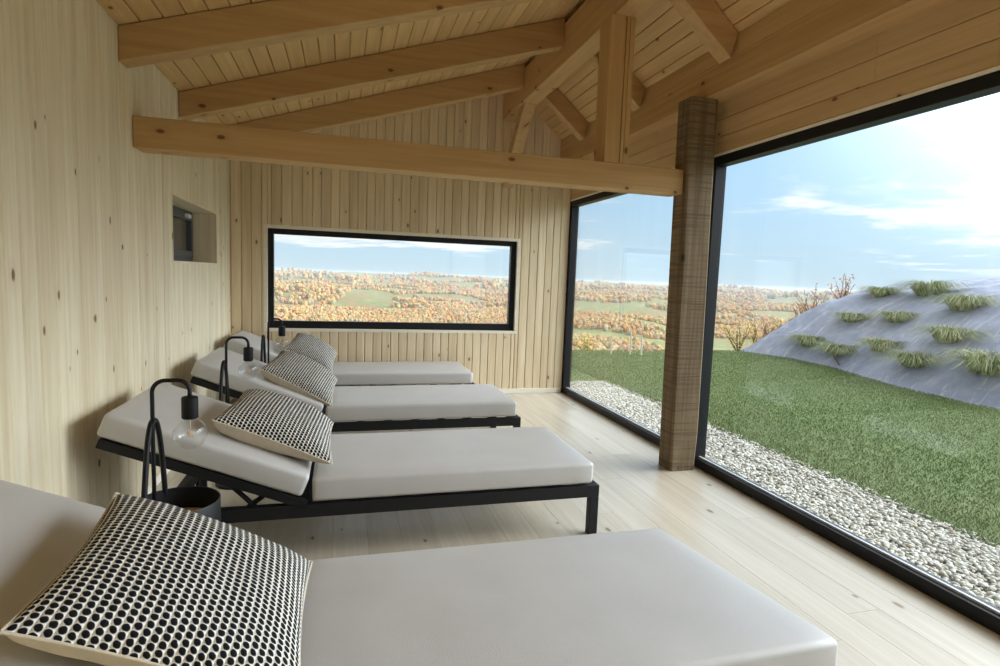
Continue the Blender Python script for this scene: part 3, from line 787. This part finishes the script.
def make_lamp():
    # origin at the stem, on the tray base
    r = empty('table_lamp')
    mb = MB().lathe([(0.001, 0.0), (.05, 0.0), (.052, .003), (.052, .009), (.048, .012), (.012, .013), (.010, .02), (0.001, .02)], 32)
    smart(mb.build('base', M['black'], r))
    pts = [(0, 0, .012), (0, 0, .30), (0, 0, .555)]
    rad = .05
    for k in range(9):
        a = PI - k / 8 * PI / 2; pts.append((rad + rad * math.cos(a), 0, .56 + rad * math.sin(a)))
    for k in range(9):
        a = PI / 2 - k / 8 * PI / 2; pts.append((.095 + .045 * math.cos(a), 0, .565 + .045 * math.sin(a)))
    pts.append((.14, 0, .53))
    mb = MB().tube(pts, .0085, 10); mb.build('stem', M['black'], r, smooth=True)
    mb = MB().lathe([(0.001, .545), (.012, .545), (.029, .540), (.032, .536), (.032, .452), (.030, .449), (.018, .449), (0.001, .452)], 32, cx=.14)
    smart(mb.build('socket', M['black'], r))
    bl = MB()
    prof = [(.014, .452), (.016, .445)]
    for k in range(2, 25):
        a = k / 24 * PI; prof.append((.066 * math.sin(a), .383 + .066 * math.cos(a)))
    prof[-1] = (0.001, .317)
    bl.lathe(prof, 32, cx=.14)
    inner = [(max(.001, p[0] - .0016), p[1] + .0016 * (1 if p[1] < .378 else -1) * (0 if i < 2 else 1)) for i, p in enumerate(prof)]
    b = tag(bl.build('bulb', M['bulb'], r, smooth=True), 'clear globe bulb')
    fl = MB()
    q = []
    for k in range(60):
        a = k / 60 * 4 * 2 * PI; q.append((.14 + (.010 + .004 * math.sin(k)) * math.cos(a), .012 * math.sin(a), .365 + .030 * k / 60))
    fl.tube(q, .0018, 5); fl.tube([(.14, 0, .45), (.14, 0, .40)], .0025, 8)
    tag(fl.build('filament', M['amber'], b, smooth=True), 'amber filament')
    return r
T1 = make_table(); T1.location = (-.668, 2.60, 0)
T2 = copy_tree(T1); T2.location = (-.695, 4.20, 0)
T3 = copy_tree(T1); T3.location = (-.65, 5.83, 0)
TG = 'black tray tables between the loungers'
tag(T1, 'round black tray table with hoop handle between the first and second loungers', 'table', TG)
tag(T2, 'round black tray table between second and third loungers, only its hoop showing', 'table', TG)
tag(T3, 'round black tray table beside the farthest lounger, only its hoop showing', 'table', TG)
A1 = make_lamp(); A1.location = (-.755, 2.60, .413)
A2 = copy_tree(A1); A2.location = (-.765, 4.20, .413)
A3 = copy_tree(A1); A3.location = (-.688, 5.83, .413); A3.rotation_euler = (0, 0, math.radians(-24))
AG = 'black crook lamps on the tray tables'
tag(A1, 'black crook lamp with clear globe bulb, biggest, in front of the second lounger', 'lamp', AG)
tag(A2, 'black crook lamp with clear globe bulb in front of the third lounger', 'lamp', AG)
tag(A3, 'small black crook lamp with clear bulb rising against the wide window', 'lamp', AG)

# ------------------------------------------------------------------ outdoors
GZ = -0.10
GEX = 4.06                      # border between gravel and grass
def icosphere(sub):
    bm = bmesh.new(); bmesh.ops.create_icosphere(bm, subdivisions=sub, radius=1.0)
    bm.verts.index_update()
    V = np.array([v.co[:] for v in bm.verts]); F = np.array([[v.index for v in f.verts] for f in bm.faces]); bm.free()
    return V, F
IV1, IF1 = icosphere(1); IV2, IF2 = icosphere(2)
def blobs(pos, scl, V, F, jitter=0.0):
    """pos (n,3), scl (n,3): one rotated, slightly irregular blob each"""
    n = len(pos); k = len(V)
    ang = RNG.random(n) * 2 * PI; c, s = np.cos(ang), np.sin(ang)
    P = np.repeat(V[None], n, 0)
    if jitter: P = P * (1 + (RNG.random((n, k, 1)) - .5) * 2 * jitter)
    P = P * scl[:, None, :]
    x = P[..., 0] * c[:, None] - P[..., 1] * s[:, None]; y = P[..., 0] * s[:, None] + P[..., 1] * c[:, None]
    P = np.stack([x, y, P[..., 2]], -1) + pos[:, None, :]
    Fa = (F[None] + (np.arange(n) * k)[:, None, None]).reshape(-1, 3)
    return P.reshape(-1, 3), Fa

# gravel strip: bed and pebbles
GY1 = 8.25
struct(MB().box(XR + .1, GEX + .02, -6, GY1, GZ - .2, GZ - .02).build('gravel_bed', M['gravel_bed']), 'ground under the pebble strip')
n = 26000
gx = XR + .12 + RNG.random(n) * (GEX + .03 - XR - .12); gy = -1.0 + RNG.random(n) ** 1.0 * (GY1 + 1.0)
gx += np.where(gx > GEX - .06, (RNG.random(n) - .5) * .12, 0)
sz = .008 + RNG.random(n) ** 1.5 * .011
V, F = blobs(np.stack([gx, gy, GZ - .012 + RNG.random(n) * .018], -1), np.stack([sz * 1.45, sz, sz * .72], -1), IV2 if False else IV1, IF1, .10)
o = tris_np('gravel', V, F, M['pebble'], True)
tag(o, 'strip of pale round pebbles along the outside of the glass wall', 'gravel', None, 'stuff')

# mound beside the lawn, its foot line seen from the room
FOOT = [(9.55, 11.85), (9.94, 10.72), (9.80, 9.44), (9.17, 7.54), (8.99, 6.22), (9.12, 5.0), (9.9, 3.2), (11.5, 1.5), (14, .5), (22, 0), (26, 4), (26, 15), (20, 17.5), (14.5, 15.8), (11.3, 13.6)]
FP = np.array(FOOT)
def mound_s(X, Y):
    """signed distance to the foot polygon, positive inside"""
    P = np.stack([X, Y], -1); d = np.full(X.shape, 1e9); inside = np.zeros(X.shape, bool)
    m = len(FP)
    for i in range(m):
        a, b = FP[i], FP[(i + 1) % m]; ab = b - a
        t = np.clip(((P - a) @ ab) / (ab @ ab), 0, 1)
        q = a + t[..., None] * ab; d = np.minimum(d, np.linalg.norm(P - q, axis=-1))
        cond = ((a[1] > Y) != (b[1] > Y)) & (X < (b[0] - a[0]) * (Y - a[1]) / (b[1] - a[1] + 1e-12) + a[0])
        inside ^= cond
    return np.where(inside, d, -d)
def mound_h(X, Y):
    s = mound_s(X, Y)
    top = 2.02 + .10 * np.clip((14 - Y) / 10, 0, 1)
    return GZ - .03 + np.where(s > 0, top * np.tanh(np.maximum(s, 0) * .88 / top), s * .6)
gxs = np.linspace(8.6, 27, 260); gys = np.linspace(-.5, 18, 260)
X, Y = np.meshgrid(gxs, gys)
Z = mound_h(X, Y)
for j in range(X.shape[0]):
    for i in range(X.shape[1]):
        if Z[j, i] > GZ:
            Z[j, i] += .06 * noise.noise(Vector((X[j, i] * 1.1, Y[j, i] * 1.1, 0))) + .025 * noise.noise(Vector((X[j, i] * 3.7, Y[j, i] * 3.1, 4))) + .045 * (.35 - abs(noise.noise(Vector((X[j, i] * .9 + Y[j, i] * .5, Y[j, i] * 2.6 - X[j, i] * .6, 8)))))
        else: Z[j, i] = max(Z[j, i], GZ - .6)
V = np.stack([X, Y, Z], -1).reshape(-1, 3)
ny, nx = X.shape
idx = np.arange(ny * nx).reshape(ny, nx)
F = np.stack([idx[:-1, :-1], idx[:-1, 1:], idx[1:, 1:], idx[1:, :-1]], -1).reshape(-1, 4)
keep = (Z.reshape(-1)[F].max(1) > GZ - .3)
o = tris_np('earth_mound', V, F[keep], M['fabric'], True)
struct(o, 'sloping earth bank covered with bluish grey weed fabric')

# lawn
def lawn_edge(x): return 12.05 + .12 * math.sin(x * 1.7) - .05 * max(0, x - 6)
mb = MB()
def strip(x0, x1, y0, fy, nx_):
    for i in range(nx_):
        a, b = x0 + (x1 - x0) * i / nx_, x0 + (x1 - x0) * (i + 1) / nx_
        mb.hexa([(a, y0, GZ - .25), (b, y0, GZ - .25), (b, fy(b) + .3, GZ - .6), (a, fy(a) + .3, GZ - .6), (a, y0, GZ), (b, y0, GZ), (b, fy(b), GZ - .02), (a, fy(a), GZ - .02)])
strip(GEX, 11.5, -8, lawn_edge, 24); strip(-9, GEX, GY1, lawn_edge, 24)
struct(mb.build('lawn', M['lawn']), 'mown green lawn between the pebble strip and the fabric bank')
struct(MB().box(-9, XL - .3, -8, GY1, GZ - .3, GZ).box(11.5, 30, -8, 12, GZ - .6, GZ - .35).build('ground', M['lawn']), 'ground around the building')
# short blades over the lawn in view
n = 170000
bx = np.concatenate([GEX - .02 + RNG.random(n) ** 1.25 * 6.2, 2.6 + RNG.random(12000) * 1.6])
by = np.concatenate([1.6 + RNG.random(n) * 10.6, GY1 + RNG.random(12000) * 3.8])
ok = (mound_s(bx, by) < .02) & (by < 12.05) & (by > -.5 + (bx - 4) * .45)
bx, by = bx[ok], by[ok]; n = len(bx)
h = .010 + RNG.random(n) * .016; wd = .0035 + RNG.random(n) * .003
an = RNG.random(n) * 2 * PI; le = (RNG.random((n, 2)) - .5) * .04
P0_ = np.stack([bx - np.cos(an) * wd, by - np.sin(an) * wd, np.full(n, GZ - .004)], -1)
P1_ = np.stack([bx + np.cos(an) * wd, by + np.sin(an) * wd, np.full(n, GZ - .004)], -1)
P2_ = np.stack([bx + le[:, 0], by + le[:, 1], GZ + h], -1)
o = tris_np('grass', np.stack([P0_, P1_, P2_], 1).reshape(-1, 3), np.arange(3 * n).reshape(-1, 3), M['blade'])
tag(o, 'short grass blades of the mown lawn', 'grass', None, 'stuff')

# where a sight line from the photo's viewpoint meets the bank
def ray_mound(pxx, pyy):
    d = _f + _r * ((pxx - 500) / 568.2) + _u * ((333 - pyy) / 568.2)
    p = Vector((0, 0, CAM_H)); t = 6.0
    while t < 30:
        q = p + d * t
        if q.z < float(mound_h(np.array([q.x]), np.array([q.y]))[0]): return q
        t += .03
    return None

def tuft_mesh(seed, n, spread, height, mat, name, loc, flop=1.0):
    r = random.Random(seed); V = []; F = []
    for k in range(n):
        a = r.random() * 2 * PI; q = r.random() ** .5 * spread * .28
        b = Vector((math.cos(a) * q, math.sin(a) * q, -.03)); a2 = a + r.uniform(-.6, .6)
        L = spread * r.uniform(.5, 1.0) * flop; hh = height * r.uniform(.5, 1.0)
        side = Vector((-math.sin(a2), math.cos(a2), 0)) * r.uniform(.006, .012)
        o_ = len(V)
        for t in (0, .35, .7, 1.0):
            c_ = b + Vector((math.cos(a2) * L * t ** 1.3, math.sin(a2) * L * t ** 1.3, hh * (2.6 * t - 2.3 * t * t)))
            w = side * (1 - t * .92); V += [c_ - w, c_ + w]
        for s_ in range(3): F.append((o_ + 2 * s_, o_ + 2 * s_ + 1, o_ + 2 * s_ + 3, o_ + 2 * s_ + 2))
    o = raw(name, V, F, mat, None, False); o.location = loc
    return o
TUFTS = [(809, 341, .42, 'flat grass tussock low on the bank, at its left foot'),
         (838, 350, .42, 'dark grass tussock low on the bank beside a small dark stick'),
         (852, 317, .36, 'pale grass tussock halfway up the left part of the bank'),
         (881, 292, .40, 'green grass tussock at the crest where the bank starts to level out'),
         (883, 346, .40, 'bushy upright grass tussock low in the middle of the bank'),
         (914, 361, .42, 'dark grass tussock lowest on the bank, just above the lawn'),
         (897, 317, .38, 'yellowish grass tussock halfway up the middle of the bank'),
         (950, 337, .46, 'wide grass tussock halfway up the right part of the bank'),
         (930, 291, .55, 'long green grass tussock along the crest of the bank'),
         (964, 305, .48, 'pale grass tussock just below the crest on the right'),
         (988, 368, .55, 'large overhanging grass tussock at the right edge of the photo')]
for i, (a, b, s_, lab) in enumerate(TUFTS):
    q = ray_mound(a, b + 4)
    if q is None: continue
    o = tuft_mesh(100 + i, 420, s_ * 1.5, s_ * .95, M['tuft'], 'grass_tussock', q)
    tag(o, lab, 'tussock', 'grass tussocks planted on the fabric bank')
q = ray_mound(835, 362)
if q:
    mb = MB().tube([(-.10, -.2, -.02), (.12, .22, .16)], .014, 6)
    tag(mb.build('stick', M['bark'], None, loc=q), 'small dark stick lying on the bank by a low tussock', 'stick')

# shrubs behind the left shoulder of the bank
def shrub(seed, height, spread, loc, leaf, nleaf, label, cat='shrub', name='bare_shrub', ls=.035):
    r = random.Random(seed); root = empty(name, loc); mb = MB(); tips = []
    for k in range(9):
        a = r.random() * 2 * PI; L = height * r.uniform(.6, 1); p = Vector((r.uniform(-.05, .05), r.uniform(-.05, .05), -.1)); pts = [p.copy()]
        d = Vector((math.cos(a) * spread / height * .6, math.sin(a) * spread / height * .6, 1)).normalized()
        for s_ in range(5):
            d = (d + Vector((r.uniform(-.22, .22), r.uniform(-.22, .22), .05))).normalized(); p = p + d * L / 5; pts.append(p.copy()); tips.append(p.copy())
            if s_ > 0:
                e = (d + Vector((r.uniform(-.8, .8), r.uniform(-.8, .8), .1))).normalized(); q = p + e * L * .22; tips.append(q)
                mb.tube([p, p + e * L * .12, q], [.008, .006, .003], 4)
        mb.tube(pts, [.016, .014, .012, .009, .006, .003], 5)
    mb.build('stems', M['bark'], root)
    V = []; F = []
    for k in range(nleaf):
        c_ = r.choice(tips) + Vector((r.gauss(0, .06), r.gauss(0, .06), r.gauss(0, .06)))
        u = Vector((r.gauss(0, 1), r.gauss(0, 1), r.gauss(0, 1))).normalized(); w = u.orthogonal().normalized()
        o_ = len(V); V += [c_ - u * ls, c_ + w * ls * .5, c_ + u * ls, c_ - w * ls * .5]; F.append((o_, o_ + 1, o_ + 2, o_ + 3))
    f_ = raw('foliage', V, F, leaf, root, False); f_['kind'] = 'stuff'
    tag(root, label, cat)
    return root
def at(pxx, pyy, dist):
    d = _f + _r * ((pxx - 500) / 568.2) + _u * ((333 - pyy) / 568.2)
    return Vector((0, 0, CAM_H)) + d * dist
SH = [(845, 305, 14.6, .85, .55, 'russet', 160, 'twiggy russet shrub standing alone on the skyline above the bank'),
      (815, 322, 14.8, .95, .6, 'russet', 130, 'bare twiggy shrub behind the bank, below and left of the skyline shrub'),
      (800, 328, 15.2, .8, .55, 'russet', 120, 'thin reddish shrub behind the left shoulder of the bank'),
      (785, 338, 15.0, .75, .6, 'gold', 150, 'ochre shrub behind the foot of the bank, amid reddish shrubs'),
      (770, 343, 15.2, .75, .6, 'russet', 150, 'low reddish shrub where lawn and bank meet'),
      (756, 347, 15.6, .8, .6, 'gold', 200, 'golden shrub just past the lawn, left of the bank'),
      (738, 348, 16.5, .85, .7, 'gold', 260, 'golden bush past the lawn, close to the black frame'),
      (588, 352, 13.6, .5, .5, 'gold', 220, 'small yellow bush at the lawn edge seen through the farther pane')]
for i, (a, b, ds, hh, sp_, lf, nl, lab) in enumerate(SH):
    q = at(a, b, ds); shrub(300 + i, hh, sp_, q, M[lf], nl, lab, ls=.04)
shrub(333, 2.0, 1.3, Vector((-1.15, 12.9, -1.0)), M['russet'], 200, 'tall thin reddish shrub outside the left end of the wide window', ls=.05)
for (a, b, hh, lab) in ((630, 351, .5, 'thin pale stake at the lawn edge, left one of a close pair'), (641, 352, .38, 'thin pale stake at the lawn edge, right one of a close pair'), (611, 350, .25, 'short pale stake at the lawn edge, apart from the pair')):
    q = at(a, b, 12.6)
    mb = MB().tube([(0, 0, -.1), (.01, 0, hh * .6), (.0, .01, hh)], [.022, .02, .016], 7)
    tag(mb.build('wooden_stake', M['stake'], None, loc=q), lab, 'stake', 'stakes at the lawn edge')

# ------------------------------------------------------------------ valley
def land_h(x, y):
    d = math.hypot(x, y)
    if d < 14.5: return -1.2
    h = -1.2 - 62 * (1 - math.exp(-(d - 14.5) / 210))
    k = min(1, max(0, (d - 60) / 300))
    h += k * (36 * noise.noise(Vector((x / 600 + 3.3, y / 600, 0))) + 13 * noise.noise(Vector((x / 210, y / 210 + 5, 2))) + 4 * noise.noise(Vector((x / 80, y / 80, 7))))
    far = min(1, max(0, (d - 1200) / 4500)); far = far * far * (3 - 2 * far)
    h += far * (36 + 14 * noise.noise(Vector((x / 1900, y / 1900, 9))))
    return h
rs = [9.0]
while rs[-1] < 9000: rs.append(rs[-1] * 1.045 + .05)
az = np.radians(np.arange(-75, 116.1, .8))
V = []
for r_ in rs:
    for a in az:
        x, y = r_ * math.sin(a), r_ * math.cos(a); V.append((x, y, land_h(x, y)))
V = np.array(V); idx = np.arange(len(V)).reshape(len(rs), len(az))
F = np.stack([idx[:-1, :-1], idx[:-1, 1:], idx[1:, 1:], idx[1:, :-1]], -1).reshape(-1, 4)
o = tris_np('valley_hills', V, F[:, ::-1].copy(), M['land'], True)
struct(o, 'rolling autumn hills and valley down to the horizon')

pos = []; scl = []
def wooded(x, y): return noise.noise(Vector((x / 330 + 11, y / 330, 3))) + .5 * noise.noise(Vector((x / 120, y / 120, 5)))
rt = random.Random(5)
for (d0, d1, cnt, s0, s1, th) in ((70, 420, 7000, 2.0, 3.6, -.9), (420, 1100, 30000, 2.3, 4.4, -.22), (1100, 2600, 22000, 4.5, 8.0, -.05), (2600, 5200, 7000, 10, 18, .05)):
    made = 0
    while made < cnt:
        d = math.sqrt(d0 * d0 + rt.random() * (d1 * d1 - d0 * d0)); a = math.radians(rt.uniform(-14, 66))
        x, y = d * math.sin(a), d * math.cos(a)
        made += 1
        if wooded(x, y) < th: continue
        s_ = rt.uniform(s0, s1)
        pos.append((x, y, land_h(x, y) + s_ * .55)); scl.append((s_ * .8, s_ * .8, s_ * rt.uniform(.8, 1.15)))
V, F = blobs(np.array(pos), np.array(scl), IV1, IF1, .26)
o = tris_np('autumn_forest', V, F, M['crown'], False)
tag(o, 'distant woods in orange and gold autumn colour covering the hills', 'forest', None, 'stuff')

# thin haze over the valley
m = bpy.data.materials.new('valley_haze'); m.use_nodes = True
nt = m.node_tree; nt.nodes.clear(); oo = nd(nt, 'ShaderNodeOutputMaterial'); vs = nd(nt, 'ShaderNodeVolumeScatter')
vs.inputs['Color'].default_value = (0.10, 0.138, 0.19, 1); vs.inputs['Density'].default_value = 0.00055; vs.inputs['Anisotropy'].default_value = 0.2
nt.links.new(vs.outputs[0], oo.inputs['Volume'])
o = MB().box(-4500, 8500, 90, 9000, -140, 8).build('haze', m)
tag(o, 'thin pale haze over the distant valley', 'haze', None, 'stuff')
